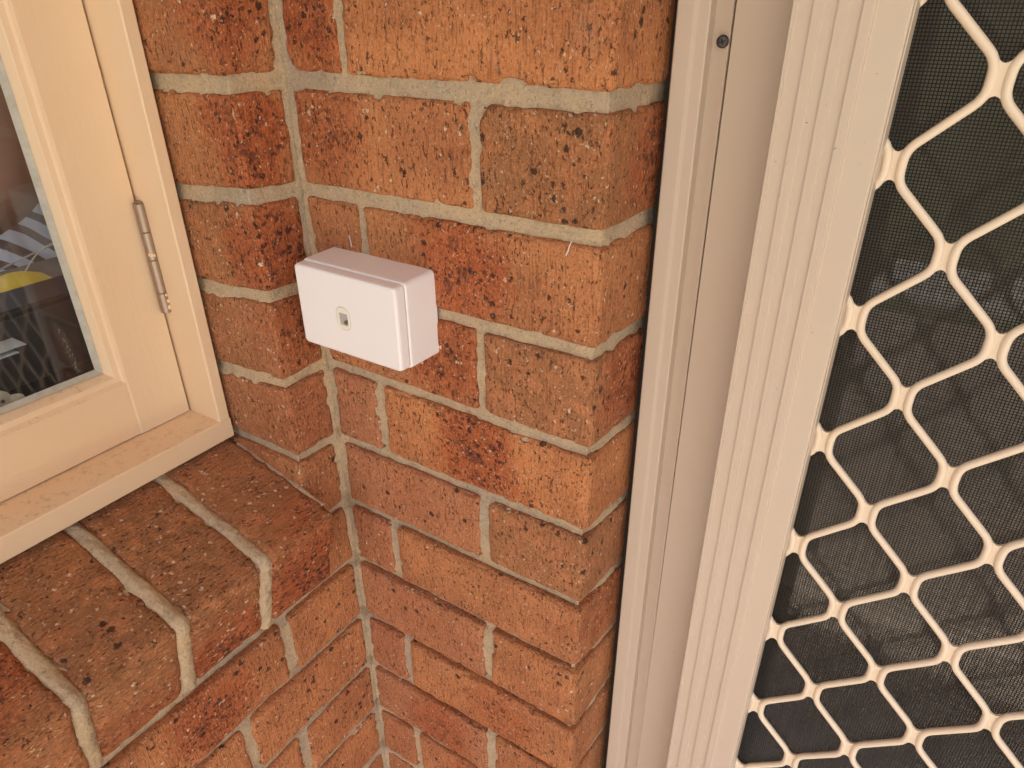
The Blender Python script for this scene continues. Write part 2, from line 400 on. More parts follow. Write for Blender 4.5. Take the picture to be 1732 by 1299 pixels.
def brick_mesh(name, size, steps, seed, r=0.0043, fmap=None, rough=1.0):
    """rounded, chipped brick in local coordinates centred on its middle; fmap bends it to its bed joints"""
    sx, sy, sz = size
    xs, ys, zs = stations(sx, r, steps[0]), stations(sy, r, steps[1]), stations(sz, r, steps[2])
    idx = {}; V = []; F = []
    def vid(i, j, k):
        key = (i, j, k)
        if key not in idx:
            idx[key] = len(V); V.append((xs[i], ys[j], zs[k]))
        return idx[key]
    nx, ny, nz = len(xs) - 1, len(ys) - 1, len(zs) - 1
    for i in range(nx):
        for j in range(ny):
            F.append((vid(i, j, 0), vid(i, j + 1, 0), vid(i + 1, j + 1, 0), vid(i + 1, j, 0)))
            F.append((vid(i, j, nz), vid(i + 1, j, nz), vid(i + 1, j + 1, nz), vid(i, j + 1, nz)))
    for i in range(nx):
        for k in range(nz):
            F.append((vid(i, 0, k), vid(i + 1, 0, k), vid(i + 1, 0, k + 1), vid(i, 0, k + 1)))
            F.append((vid(i, ny, k), vid(i, ny, k + 1), vid(i + 1, ny, k + 1), vid(i + 1, ny, k)))
    for j in range(ny):
        for k in range(nz):
            F.append((vid(0, j, k), vid(0, j, k + 1), vid(0, j + 1, k + 1), vid(0, j + 1, k)))
            F.append((vid(nx, j, k), vid(nx, j + 1, k), vid(nx, j + 1, k + 1), vid(nx, j, k + 1)))
    c = Vector((sx / 2, sy / 2, sz / 2)); so = Vector((seed * 3.17, seed * 1.31, seed * 7.7))
    out = []
    for v in V:
        p = Vector(v) - c
        rr = r * (0.85 + 0.8 * abs(mn.noise((p + so) * 22)))
        q = Vector((max(-c.x + rr, min(c.x - rr, p.x)), max(-c.y + rr, min(c.y - rr, p.y)), max(-c.z + rr, min(c.z - rr, p.z))))
        d = p - q
        if d.length > 1e-9:
            ncomp = sum(1 for a in d if abs(a) > 1e-9)
            if ncomp > 1: d = d.normalized() * rr
            nrm = d.normalized()
        else: nrm = Vector((0, 0, 1))
        p2 = q + d
        n1 = mn.noise((p + so) * 20) * 0.0009 + mn.noise((p + so) * 60) * 0.0006 + mn.noise((p + so) * 160) * 0.00025
        edge = d.length > 1e-9 and sum(1 for a in d if abs(a) > rr * 0.2) > 1
        if edge:
            ch = max(0, mn.noise((p + so) * 95) - 0.12) * 0.0062 + max(0, mn.noise((p - so) * 210) - 0.2) * 0.002
            n1 -= ch
        p2 += nrm * n1 * rough
        out.append(fmap(p2) if fmap else p2)
    me = pydata(name, out, F); me.polygons.foreach_set('use_smooth', [True] * len(me.polygons))
    return me

bseed = [0]
def lay_brick(root, x0, x1, y0, y1, k, wall, tone=None, flash=None, fc=None, pink=None, label=None, coarse=False, steps=None):
    """brick of course k (between bed joints k-1 and k) filling x0..x1, y0..y1"""
    bseed[0] += 1
    cx, cy = (x0 + x1) / 2, (y0 + y1) / 2
    gt, gb = GAP.get(k - 1, 0.0095), GAP.get(k, 0.0095)
    zt = lambda x, y: zj(k - 1, x, y, wall) - gt / 2
    zb = lambda x, y: zj(k, x, y, wall) + gb / 2
    h0 = zt(cx, cy) - zb(cx, cy); zc = (zt(cx, cy) + zb(cx, cy)) / 2
    tw = rnd.uniform(-0.0009, 0.0009); sk = rnd.uniform(-0.006, 0.006)
    def fmap(p):
        x, y = cx + p.x, cy + p.y
        t = (p.z + h0 / 2) / h0
        z = zb(x, y) * (1 - t) + zt(x, y) * t
        return Vector((p.x + p.z * sk, p.y + tw, z - zc))
    st = steps or ((0.012, 0.03, 0.012) if coarse else (0.0052, 0.02, 0.0052))
    me = brick_mesh('brick', (x1 - x0, y1 - y0, h0), st, bseed[0], fmap=fmap)
    o = link('brick', me, M['brick'], root); o.location = Vector((cx, cy, zc)) - Vector(root.location)
    o['tone'] = float(tone if tone is not None else rnd.choice([0.1, 0.3, 0.5, 0.7]))
    o['flash'] = float(flash if flash is not None else rnd.choice([0, 0, 0.35, 0.7]))
    if fc is None: fc = (rnd.uniform(x0, x1), y0, zc + rnd.uniform(-.02, .02)) if flash is None else (cx, y0, zc)
    elif len(fc) == 2: fc = (fc[0], y0, zc + fc[1])
    o['flash_centre'] = [fc[0] - cx, fc[1] - cy, fc[2] - zc]
    o['pink'] = float(pink if pink is not None else rnd.choice([0, 0.2, 0.5]))
    if label: o['label'] = label
    return o

pier = thing('brick_wall', 'orange brick wall between window wall and door frame, with a white socket box fixed to it', 'wall', (W / 2, 0.05, GZ))
wina = thing('brick_wall', 'orange brick wall holding the timber window, with a sloping brick sill', 'wall', (-0.05, -0.5, GZ))

# pier: odd courses show a header at the door corner, even courses a stretcher
xo, xe = W - 0.1055, W - 0.2250
spec = {   # k: (left brick), (right brick): tone, flash, centre, pink
    0: ((0.25, 0.95, (0.030, 0.005), 0.1), (0.0, 0.0, None, 0.0)),
    1: ((0.05, 0.55, (0.035, 0.012), 0.1), (0.85, 0.75, (W, 0.075, -0.045), 0.0)),
    2: ((0.15, 0.0, None, 0.2), (0.25, 1.0, (0.165, 0.002), 0.1)),
    3: ((0.30, 0.85, (0.150, 0.004), 0.2), (0.80, 0.85, (W, 0.062, -0.215), 0.3)),
    4: ((0.30, 0.0, None, 0.8), (0.0, 1.0, (0.178, 0.008), 0.0)),
    5: ((0.30, 0.1, None, 0.7), (0.75, 0.0, None, 0.4)),
    6: ((0.40, 0.2, None, 0.8), (0.35, 0.55, (W, 0.05, -0.47), 0.2)),
    7: ((0.35, 0.1, None, 0.7), (0.35, 0.1, None, 0.1)),
    8: ((0.35, 0.2, None, 0.9), (0.25, 0.55, (0.20, 0.0), 0.2)),
    9: ((0.40, 0.75, (0.11, 0.0), 0.8), (0.50, 0.2, None, 0.3)),
    10: ((0.35, 0.2, None, 0.6), (0.15, 0.9, (0.16, 0.0), 0.3)),
}
for k in range(-6, 15):
    odd = k % 2 == 1
    xs_ = xo if odd else xe
    coarse = not (-1 <= k <= 10)
    s = spec.get(k, ((None,) * 4, (None,) * 4))
    j = rnd.uniform(-0.0012, 0.0012)
    gw = 0.0036 if k <= 3 else 0.0047
    l, r_ = s
    if k == 2: pass
    lay_brick(pier, 0.0028 + rnd.uniform(0, .001), xs_ + j - gw, 0.0, 0.105, k, 'pier', l[0], l[1], l[2], l[3], coarse=coarse, steps=None if coarse else (0.0052, 0.03, 0.0052))
    if odd: lay_brick(pier, xs_ + j + gw, W, 0.0, 0.225, k, 'pier', r_[0], r_[1], r_[2], r_[3], coarse=coarse, steps=None if coarse else (0.0052, 0.0085, 0.0052))
    else:
        lay_brick(pier, xs_ + j + gw, W, 0.0, 0.105, k, 'pier', r_[0], r_[1], r_[2], r_[3], coarse=coarse, steps=None if coarse else (0.0052, 0.0085, 0.0052))

# window wall: the strip and reveal beside the window, full courses under the sill
specA = {0: (0.35, 0.85, (0, -0.0555, 0.055), 0.1), 1: (0.30, 1.0, (0.0, -0.045, -0.040), 0.0), 2: (0.70, 1.0, (0.0, -0.035, -0.135), 0.1),
         3: (0.65, 0.75, (0.0, -0.015, -0.205), 0.4), 4: (0.45, 0.3, (0.0, -0.04, -0.30), 0.6)}
for k in range(-6, 7):
    s = specA.get(k, (0.4, 0.2, None, 0.3))
    lo = -SY
    lay_brick(wina, -0.135, 0.0, lo, -0.0035, k, 'win', s[0], s[1], s[2], s[3], coarse=k < -1, steps=None if k < -1 else (0.0060, 0.0052, 0.0052))
YL = -1.50
for k in range(7, 15):
    b = -0.1065 if k % 2 else -0.1765
    if k == 9: b = -0.116
    lay_brick(wina, -0.105, 0.0, b + 0.0052, -0.0035, k, 'win', 0.10, 0.15 if k != 8 else 0.6, None, 0.1, coarse=k > 10, steps=None if k > 10 else (0.03, 0.0052, 0.0052))
    y = b
    while y > YL:
        y2 = max(YL, y - 0.240)
        if y - y2 > 0.03:
            near = y > -0.45 and k <= 10
            fcz = None if (k != 7 or y < -0.3) else (0.0, -0.205, -0.56)
            lay_brick(wina, -0.105, 0.0, y2 + 0.0052, y - 0.0052, k, 'win', 0.2 if near else None, 0.9 if fcz else (0.35 if near else None), fcz, 0.1, coarse=not near, steps=(0.03, 0.0052, 0.0052) if near else None)
        y = y2
# beyond the far side of the window, and over it, the wall goes on
WY0 = -1.02            # far edge of the window opening
for k in range(-6, 7):
    lay_brick(wina, -0.105, 0.0, WY0 - 0.235, WY0 + 0.0, k, 'win', coarse=True)
    if k % 2: lay_brick(wina, -0.105, 0.0, YL, WY0 - 0.245, k, 'win', coarse=True)
    else: lay_brick(wina, -0.105, 0.0, YL, WY0 - 0.245, k, 'win', coarse=True)

# sloping sill of bricks laid on edge
SA = math.radians(14.0)
sill = bpy.data.objects.new('brick_sill', None); COL.objects.link(sill); sill.parent = wina
sill['label'] = 'sloping sill of browner bricks laid on edge'
sill.location = Vector((0.0446, -SY, -0.3871)) - Vector(wina.location)
# local frame of a sill brick: x along the slope (down to the nose), z across (world -y), y into the wall
ca, sa = math.cos(SA), math.sin(SA)
ex = Vector((ca, 0, -sa)); ez = Vector((0, 1, 0)); ey = ez.cross(ex)     # right-handed; ey = (-sa,0,-ca): down into the wall
Rm = Matrix((ex, ey, ez)).transposed().to_4x4()
NB = 11
for i in range(NB):
    y1 = -SY - 0.001 - 0.0861 * i; y0 = y1 - 0.0772
    sz = y1 - y0; Lx, Ly = 0.215, 0.1005
    me = brick_mesh('brick', (Lx, Ly, sz), (0.0052, 0.0052 if i < 5 else 0.02, 0.0052) if i < 5 else (0.02, 0.02, 0.012), 300 + i * 7, r=0.0070 if i else 0.0050, rough=1.4)
    o = link('brick', me, M['brick'], sill)
    nose = Vector((0.0446 + rnd.uniform(-.0015, .0015), (y0 + y1) / 2, -0.3871 + rnd.uniform(-.001, .001)))
    ctr = nose - ex * (Lx / 2) + ey * (Ly / 2)
    o.matrix_local = Matrix.Translation(ctr - Vector((0.0446, -SY, -0.3871))) @ Rm @ Matrix.Rotation(rnd.uniform(-.008, .008), 4, 'Z')
    o['tone'] = [0.8, 1.0, 0.95, 0.6, 0.7][i % 5]
    o['flash'] = [1.0, 0.95, 0.6, 0.85, 0.5][i % 5]
    o['flash_centre'] = [[0.108, 0.03, 0.01], [0.115, 0.055, 0.0], [0.115, 0.06, 0.0], [0.03, -0.05, -0.01], [0.1, 0.0, 0]][i % 5]
    o['flash_spread'] = [0.6, 0.5, 0.2, 0.3, 0][i % 5]  # flash is kiln colour, widened to paint sill fronts darker under ground bounce
    o['pink'] = [0.35, 0.2, 0.2, 0.1, 0.2][i % 5]

# mortar: displaced sheets set back behind the brick faces
def near_bed(z):
    k = -z / H
    return abs(k - round(k)) * H
def mortar_path(name, root, pts, z0, z1, nz, depth_fn, seed=0.0, step=0.0028, rc=0.006):
    """sheet that follows a plan path (with rounded corners); outward is to the right of travel"""
    P = [Vector((x, y, 0)) for x, y in pts]
    Q = []
    for i, p in enumerate(P):
        if 0 < i < len(P) - 1:
            a = (P[i - 1] - p).normalized(); b = (P[i + 1] - p).normalized()
            for t in (0, .2, .4, .6, .8, 1): Q.append((p + a * rc) * (1 - t) ** 2 + p * 2 * t * (1 - t) + (p + b * rc) * t * t)
        else: Q.append(p)
    D = [Q[0]]
    for a, b in zip(Q[:-1], Q[1:]):
        n = max(1, int((b - a).length / step))
        for i in range(1, n + 1): D.append(a.lerp(b, i / n))
    n = len(D); V = []; F = []
    N_ = []
    for i in range(n):
        t = (D[min(i + 1, n - 1)] - D[max(i - 1, 0)]).normalized(); N_.append(Vector((t.y, -t.x, 0)))
    for j in range(nz + 1):
        z = z0 + (z1 - z0) * j / nz
        for i, p in enumerate(D):
            q = Vector((p.x, p.y, z)); qq = q + Vector((seed, seed * 2, seed * .7))
            perp = min(1.0, max(0.0, (near_bed(z) - 0.006) / 0.005))
            d = depth_fn(q, perp)
            amp = 1.0
            d += (mn.noise(qq * 55) * 0.0012 + mn.noise(qq * 150) * 0.0008 + mn.noise(qq * 330) * 0.0004 + mn.noise(qq * 17) * 0.0008) * amp
            V.append(q - N_[i] * d - Vector(root.location))
    for j in range(nz):
        for i in range(n - 1):
            a = j * n + i; F.append((a, a + 1, a + n + 1, a + n))
    me = pydata(name, V, F)
    return link(name, me, M['mortar'], root, smooth=True)
def dep(q, perp):
    t = min(1, max(0, (-q.z - 0.12) / 0.45))
    bed = 0.0040 + 0.0058 * t
    return bed * (1 - perp) + 0.0030 * perp
def dB(q, perp): return dep(q, perp) - 0.0022 * math.exp(-abs(q.x) / 0.007) * (1 if q.y < 0.001 else 0)
def dA(q, perp): return dep(q, perp) * 0.95 - 0.0022 * math.exp(-abs(q.y) / 0.007) * (1 if q.x > -0.001 else 0)
PB = [(-0.012, 0), (W, 0), (W, 0.17)]
mortar_path('mortar', pier, PB, -0.98, 0.14, 400, dB, 1.0)
mortar_path('mortar', pier, PB, GZ, -0.98, 40, dB, 1.0, 0.01)
mortar_path('mortar', pier, PB, 0.14, 0.60, 50, dB, 1.0, 0.01)
PA = [(-0.135, -SY), (0, -SY), (0, 0.012)]
mortar_path('mortar', wina, PA, -0.47, 0.14, 220, dA, 3.0)
mortar_path('mortar', wina, PA, 0.14, 0.60, 50, dA, 3.0, 0.01)
mortar_path('mortar', wina, [(0, -0.47), (0, 0.012)], -0.98, -0.46, 190, dA, 3.0)
mortar_path('mortar', wina, [(0, -0.47), (0, 0.012)], GZ, -0.98, 40, dA, 3.0, 0.01)
mortar_path('mortar', wina, [(0, YL), (0, -0.47)], GZ, -0.47, 90, dA, 3.0, 0.012)
mortar_path('mortar', wina, [(0, YL), (0, WY0)], -0.47, 0.60, 90, dA, 3.0, 0.012)
# cores that keep light out of the wall
def core(root, a, b): 
    o = link('wall_core', box_me('wall_core', a, b), M['mortar'], root); o.location = -Vector(root.location); return o
core(pier, (-0.13, 0.014, GZ), (W - 0.012, 0.20, 0.60))
core(wina, (-0.125, YL, GZ), (-0.012, 0.0, -0.52))
core(wina, (-0.125, -SY + 0.012, -0.52), (-0.012, 0.010, 0.60))
core(wina, (-0.125, YL, -0.52), (-0.012, WY0 - 0.012, 0.60))
core(wina, (-0.20, YL, 0.602), (0.0, 0.2, 1.25)); core(pier, (0.002, 0.0, 0.802), (3.0, 0.16, 1.25))
core(pier, (0.002, 0.0, 0.602), (W, 0.2, 0.80))
core(pier, (1.34, 0.0, GZ), (3.0, 0.16, 0.80))
# sill joints: a bed of mortar that follows the slope and turns down over the nose
def sill_mortar():
    V = []; F = []; prof = []
    for t in np.linspace(-0.19, -0.009, 60): prof.append((t, 0.0045))
    for t in np.linspace(0.0, 1.0, 4): prof.append((-0.0085 + 0.0040 * math.sin(t * 1.57), 0.0045 + 0.0045 * (1 - math.cos(t * 1.57))))
    for t in np.linspace(0.009, 0.100, 30): prof.append((-0.0045, t))
    ys = list(np.linspace(-SY - 0.0035, -0.50, 380)) + list(np.linspace(-0.51, WY0, 40))
    nose = Vector((0.0446, 0, -0.3871))
    for y in ys:
        for a, b in prof:
            p = nose + ex * a + ey * b; p.y = y
            jw = (y + SY + 0.001 + 0.0817) / 0.0861; dj = abs(jw - round(jw)) * 0.0861 + mn.noise(p * 45) * 0.0010
            hump = max(0.0, 1 - (dj / 0.0070) ** 2) ** 0.5
            d = hump * 0.0050 + (mn.noise(p * 60) * 0.0011 + mn.noise(p * 170) * 0.0015 + mn.noise(p * 380) * 0.0010) * (0.3 + 0.9 * hump)
            k_ = min(1.0, max(0.0, (b - 0.0045) / 0.0045)); p += (ex * k_ - ey * (1 - k_)) * d
            V.append(p - Vector((0.0446, -SY, -0.3871)))
    n = len(prof)
    for j in range(len(ys) - 1):
        for i in range(n - 1): F.append((j * n + i, j * n + i + 1, (j + 1) * n + i + 1, (j + 1) * n + i))
    me = pydata('mortar', V, F); link('mortar', me, M['mortar'], sill, smooth=True)
sill_mortar()
# fillet of mortar and crumbs along the foot of the reveal, and the smear at its outer end
def fillet(root, P0, P1, r, n, mat, name='mortar', jag=0.5):
    P0, P1 = Vector(P0), Vector(P1); V = []; F = []; ns = 7
    for i in range(n + 1):
        p = P0.lerp(P1, i / n); rr = r * (0.55 + jag * (0.5 + mn.noise(p * 90)) + 0.4 * mn.noise(p * 260))
        for k in range(ns):
            a = 2 * math.pi * k / ns
            t = (P1 - P0).normalized(); s = t.cross(Vector((0, 0, 1))).normalized(); u = s.cross(t)
            V.append(p + s * rr * math.cos(a) + u * rr * 0.6 * math.sin(a) - Vector(root.location))
    for i in range(n):
        for k in range(ns): F.append((i * ns + k, i * ns + (k + 1) % ns, (i + 1) * ns + (k + 1) % ns, (i + 1) * ns + k))
    return link(name, pydata(name, V, F), mat, root, smooth=True)
fillet(wina, (-0.092, -SY - 0.001, -0.3545), (0.030, -SY - 0.001, -0.3850), 0.0036, 90, M['mortar'])
fillet(wina, (0.001, -SY + 0.001, -0.49), (0.001, -0.50, -0.495), 0.003, 160, M['mortar'])

# ------------------------------------------------------------------ window (set back in its opening)
XF, XS, XG = -0.0914, -0.1370, -0.1550        # frame front, sash front, glass
win = thing('timber_window', 'cream painted timber casement window with open view of a cluttered desk inside', 'window', (-0.12, -0.5, -0.3435))
win['label'] = 'cream painted timber casement window hinged beside the brick reveal'
def wp(name, me, mat, parent=None, **k):
    o = link(name, me, mat, parent or win, **k)
    if parent is None: o.location = -Vector(win.location)
    return o
ZT = 0.60; ZB = -0.3435
c_ = 0.0012
def bev_edge(x, y, s1, s2): return [(x + s1[0] * c_, y + s1[1] * c_), (x + s2[0] * c_, y + s2[1] * c_)]
# jamb beside the reveal: front lip, inner side, rebate behind the sash
jp = [(-0.175, -SY - 0.0035), (XF - c_, -SY - 0.0035), (XF, -SY - 0.0035 - c_), (XF, -0.0702), (XF - c_, -0.0714), (XS - 0.030, -0.0714), (XS - 0.030, -0.085), (-0.175, -0.085)]
wp('jamb', extrude_me('jamb', jp, -0.3205, ZT, 'z', 0.0, 1), M['timber'])
jp2 = [(x, WY0 * 1.0 + 0.0 - (y + SY)) for x, y in jp]
wp('jamb', extrude_me('jamb', [(x, WY0 - (y + SY)) for x, y in jp], -0.3205, ZT, 'z'), M['timber'])
# sill member and head
sp_ = [(-0.185, ZB), (XF - c_, ZB), (XF, ZB + c_), (XF, -0.3222 - 0.0006), (XF - c_, -0.3212), (XS - 0.004, -0.3205), (XS - 0.004, -0.3205), (-0.185, -0.3205)]
sp_ = [(-0.185, ZB), (XF - c_, ZB), (XF, ZB + c_), (XF, -0.3218), (XF - c_, -0.3207), (-0.185, -0.3203)]
wp('sill', extrude_me('sill', sp_, WY0 - 0.0 + 0.0035, -SY - 0.0035, 'y'), M['timber_rail'])
wp('head', extrude_me('head', [(-0.175, 0.575), (XF, 0.575), (XF, 0.60), (-0.175, 0.60)], WY0 + 0.0155 - 0.0, -0.0714 - 0.0002, 'y'), M['timber_rail'])
# sash: moulded stiles (profile x,y) and rails (profile x,z)
YS0 = -0.0735                                     # outer edge of the hinge stile
YR = -0.1262                                      # where the moulding begins
def stile_prof(yo, yr, s):                        # s = +1 moulding goes towards -y
    q = lambda d: yr - s * d
    return [(XS, yo - s * 0.0008), (XS - 0.0008, yo), (-0.170, yo), (-0.170, q(0.0165)), (XG + 0.0005, q(0.0165)), (XG + 0.0012, q(0.0125)),
            (XS - 0.0055, q(0.0085)), (XS - 0.0048, q(0.0078)), (XS - 0.0042, q(0.0030)), (XS - 0.0032, q(0.0026)), (XS - 0.0004, q(0.0005)), (XS, q(0.0))]
zb_s, zt_s = -0.3195, 0.573
sash = bpy.data.objects.new('sash', None); COL.objects.link(sash); sash.parent = win; sash.location = -Vector(win.location)
def sp(name, me, mat):
    o = link(name, me, mat, sash); return o
def mitre(me, fn):
    for v in me.vertices: v.co = fn(v.co)
    me.update(); return me
ZR = -0.2632                                      # top of the bottom rail's flat face
def st_m(co, side):
    # the moulded part stops at the rail moulding with a mitre
    return co
def stile_me():
    # full height flat part
    a = extrude_me('stile', [(XS, YS0 - 0.0008), (XS - 0.0008, YS0), (-0.170, YS0), (-0.170, YR + 0.0002), (XS - 0.0008, YR + 0.0002 - 0.0020), (XS, YR + 0.0006)], zb_s, zt_s)
    return a
sp('stile', stile_me(), M['timber'])
def mould(vert=True):
    """glazing moulding, profile mitred at the lower right corner; offsets d from the flat face edge"""
    pr = [(0.0000, XS - 0.0003), (0.0004, XS - 0.0002), (0.0028, XS - 0.0034), (0.0034, XS - 0.0042), (0.0080, XS - 0.0048), (0.0088, XS - 0.0058), (0.0132, XG + 0.0012), (0.0137, XG - 0.008), (0.0000, XG - 0.008)]
    V = []; F = []; n = len(pr)
    if vert:
        for end in (0, 1):
            for d, x in pr: V.append((x, YR - d, (ZR + d) if end == 0 else 0.52 - d))
    else:
        for end in (0, 1):
            for d, x in pr: V.append((x, (YR - d) if end == 0 else (WY0 + 0.073 + d), ZR + d))
    for i in range(n): F.append((i, (i + 1) % n, n + (i + 1) % n, n + i))
    F.append(tuple(range(n))); F.append(tuple(range(n, 2 * n)))
    me = pydata('glazing_bead', V, F)
    bm = bmesh.new(); bm.from_mesh(me); bmesh.ops.recalc_face_normals(bm, faces=bm.faces); bm.to_mesh(me); bm.free()
    return me
sp('glazing_bead', mould(True), M['timber']); sp('glazing_bead', mould(False), M['timber_rail'])
me = mould(True)
for v in me.vertices: v.co.y = (WY0 - 0.053) - v.co.y + (YR + 0.0) * 0 
for v in me.vertices: v.co.y = v.co.y
sp('glazing_bead', me, M['timber'])
# bottom rail, butting against the stile with a fine open joint
rail = [(-0.170, zb_s), (XS - 0.0014, zb_s), (XS - 0.0006, zb_s + 0.0008), (XS - 0.0006, ZR - 0.0002), (XS - 0.003, ZR + 0.0004), (-0.170, ZR + 0.0004)]
sp('rail', extrude_me('rail', rail, -1.03 + 0.02, YR - 0.0016, 'y'), M['timber_rail'])
sp('rail', extrude_me('rail', [(-0.170, 0.52), (XS, 0.52), (XS, 0.573), (-0.170, 0.573)], WY0 + 0.02, YR - 0.0016, 'y'), M['timber_rail'])
sp('stile', box_me('stile', (-0.170, WY0 + 0.0185, zb_s), (XS, WY0 + 0.073, zt_s), 0.0008, 1), M['timber'])
# putty line and glass
sp('putty', extrude_me('putty', [(XG + 0.0042, -0.1385), (XG + 0.0003, -0.1432), (XG + 0.0003, -0.1385)], ZR + 0.0137, 0.508), M['putty'])
sp('putty', extrude_me('putty', [(XG + 0.0042, -0.2500), (XG + 0.0003, -0.2462), (XG + 0.0003, -0.2500)], WY0 + 0.085, -0.1390, 'y'), M['putty'])
sp('pane', box_me('pane', (XG - 0.003, WY0 + 0.08, -0.2525), (XG, -0.1365, 0.515)), M['glass'])
# dark backing, coloured as the shade in the gap between frame and brick
wp('gap_shade_backing', box_me('gap_shade_backing', (-0.160, -SY - 0.0034, -0.335), (-0.100, -SY + 0.0015, ZT)), M['gap'])
# hinge: five stacked knuckles, pin head and a splash of paint
hx, hy, hz0, hz1 = -0.1318, -0.0738, -0.2070, -0.1020
hinge = bpy.data.objects.new('hinge', None); COL.objects.link(hinge); hinge.parent = win; hinge.location = -Vector(win.location)
def knuckle(z0, z1, r):
    pr = [(0, z0), (r * 0.93, z0), (r, z0 + 0.0005), (r, z1 - 0.0005), (r * 0.93, z1), (0, z1)]
    link('knuckle', lathe_me('knuckle', pr, 28, Matrix.Translation((hx, hy, 0))), M['steel'], hinge, smooth=False)
L = hz1 - hz0; cuts = [0, .19, .50, .75, 1.0]
for a, b in zip(cuts[:-1], cuts[1:]): knuckle(hz0 + L * a + 0.0001, hz0 + L * b - 0.0002, 0.0049)
link('pin', lathe_me('pin', [(0, hz1), (0.0040, hz1), (0.0042, hz1 + 0.0005), (0.003, hz1 + 0.0016), (0.0012, hz1 + 0.0012), (0, hz1 + 0.0012)], 20, Matrix.Translation((hx, hy, 0))), M['steel'], hinge)
link('leaf', box_me('leaf', (-0.162, -0.0733, hz0), (hx, -0.0722, hz1)), M['steel'], hinge)
pm = pydata('paint_blob', [], [])
bm = bmesh.new()
for (a, z, s) in ((-0.5, 0.55, 1), (-0.9, 0.555, .8), (-0.1, 0.545, .8), (0.35, 0.11, 1.1), (0.30, 0.05, 1.3), (0.25, 0.17, 0.8)):
    mtx = Matrix.Translation((hx + 0.0048 * math.cos(a), hy + 0.0048 * math.sin(a), hz0 + L * z)) @ Matrix.Diagonal((0.0014 * s, 0.0014 * s, 0.0021 * s, 1))
    bmesh.ops.create_icosphere(bm, subdivisions=2, radius=1.0, matrix=mtx)
bm.to_mesh(pm); bm.free(); link('paint_blob', pm, M['timber'], hinge, smooth=True)

# ------------------------------------------------------------------ door frame and security door
TL = 0.0045
frame = thing('door_frame', 'beige metal door frame fixed against the end of the brick wall', 'door frame', (0.33, 0.10, GZ))
def fp(name, prof, mat=M['alu'], z0=GZ, z1=0.80, tilt=TL, root=frame):
    o = link(name, extrude_me(name, prof, z0, z1, 'z', tilt), mat, root); o.location = -Vector(root.location); return o
fp('flange', [(.2975, .160), (.2975, .0748), (.2985, .0738), (.3092, .0738), (.3118, .0760), (.3182, .0760), (.3194, .0766), (.3200, .0850), (.3318, .0810), (.3324, .0816), (.3324, .160)])
fp('inner_jamb', [(.3335, .160), (.3335, .0826), (.3339, .0822), (.3880, .0812), (.4200, .0812), (.4200, .160)], tilt=0.0028)
fp('flange', [(1.66 - x, y) for x, y in [(.32, .160), (.32, .0748), (.3092, .0738), (.3326, .0816), (.3326, .160)]], tilt=0.0)
fp('inner_jamb', [(1.24, .160), (1.24, .0826), (1.326, .0826), (1.326, .160)], tilt=0.0)
o = link('frame_head', box_me('frame_head', (0.30, 0.074, 0.745), (1.34, 0.155, 0.80)), M['alu'], frame); o.location = -Vector(frame.location)
fp('gap_shade_strip', [(.2890, .170), (.2890, .0880), (.2974, .0880), (.2974, .170)], M['gap'])  # near-black strip standing in for the shade of the frame gap
# screw at the seam of the frame
def screw(root, loc, rot, r=0.0040):
    bm = bmesh.new()
    prof = [(0, 0.0016), (r * 0.55, 0.00155), (r * 0.9, 0.0010), (r, 0.0004), (r, -0.0004)]
    me = lathe_me('screw', prof, 28, Matrix.Identity(4)); bm.from_mesh(me)
    o = link('screw', me, M['screw'], root, smooth=True)
    o.matrix_local = Matrix.Translation(Vector(loc) - Vector(root.location)) @ rot
    # cross recess: two dark bars, coloured as the shade of its slots
    bm.free(); bm = bmesh.new()
    for a in (0.35, 0.35 + math.pi / 2):
        bmesh.ops.create_cube(bm, size=1.0, matrix=Matrix.Rotation(a, 4, 'Z') @ Matrix.Translation((0, 0, 0.00135)) @ Matrix.Diagonal((r * 1.0, r * 0.20, 0.0007, 1)))
    m2 = bpy.data.meshes.new('screw_cross'); bm.to_mesh(m2); bm.free()
    link('cross_recess', m2, M['gap'], o)
screw(frame, (0.3286, 0.0800, 0.0322), Matrix.Rotation(math.radians(90), 4, 'X') @ Matrix.Rotation(math.radians(12), 4, 'Y'))

TD = 0.0018
door = thing('security_door', 'beige metal security screen door with diamond grille and black insect mesh', 'screen door', (0.80, 0.06, GZ + 0.02))
def dp(name, me, mat, parent=None, **k):
    o = link(name, me, mat, parent or door, **k)
    if parent is None: o.location = -Vector(door.location)
    return o
hi, lo_ = .0449, .0463
def band(x0, x1, h=hi): return [(x0 - 0.0002, lo_), (x0, h), (x1, h), (x1 + 0.0010, lo_)]
prof = [(.3770, .068), (.3770, .0455), (.3774, hi), (.3793, hi), (.3800, lo_)] + band(.3884, .3940) + band(.4014, .4074) + band(.4142, .4192, .0447) + \
       [(.4206, .0462), (.4214, .0470), (.4366, .0476), (.4378, .0486), (.4383, .0520), (.4388, .0524), (.4390, .068)]
dp('stile', extrude_me('stile', prof, GZ + 0.02, 0.74, 'z', TD), M['alu'])
DX1 = 1.285
dp('stile', extrude_me('stile', [(DX1 + .377 - x, y) for x, y in prof][::-1], GZ + 0.02, 0.74, 'z', 0), M['alu'])
for z0, z1 in ((GZ + 0.02, GZ + 0.09), (0.67, 0.74)):
    dp('rail', box_me('rail', (0.440, 0.0455, z0), (DX1 - 0.062, 0.067, z1), 0.001, 1), M['alu'])
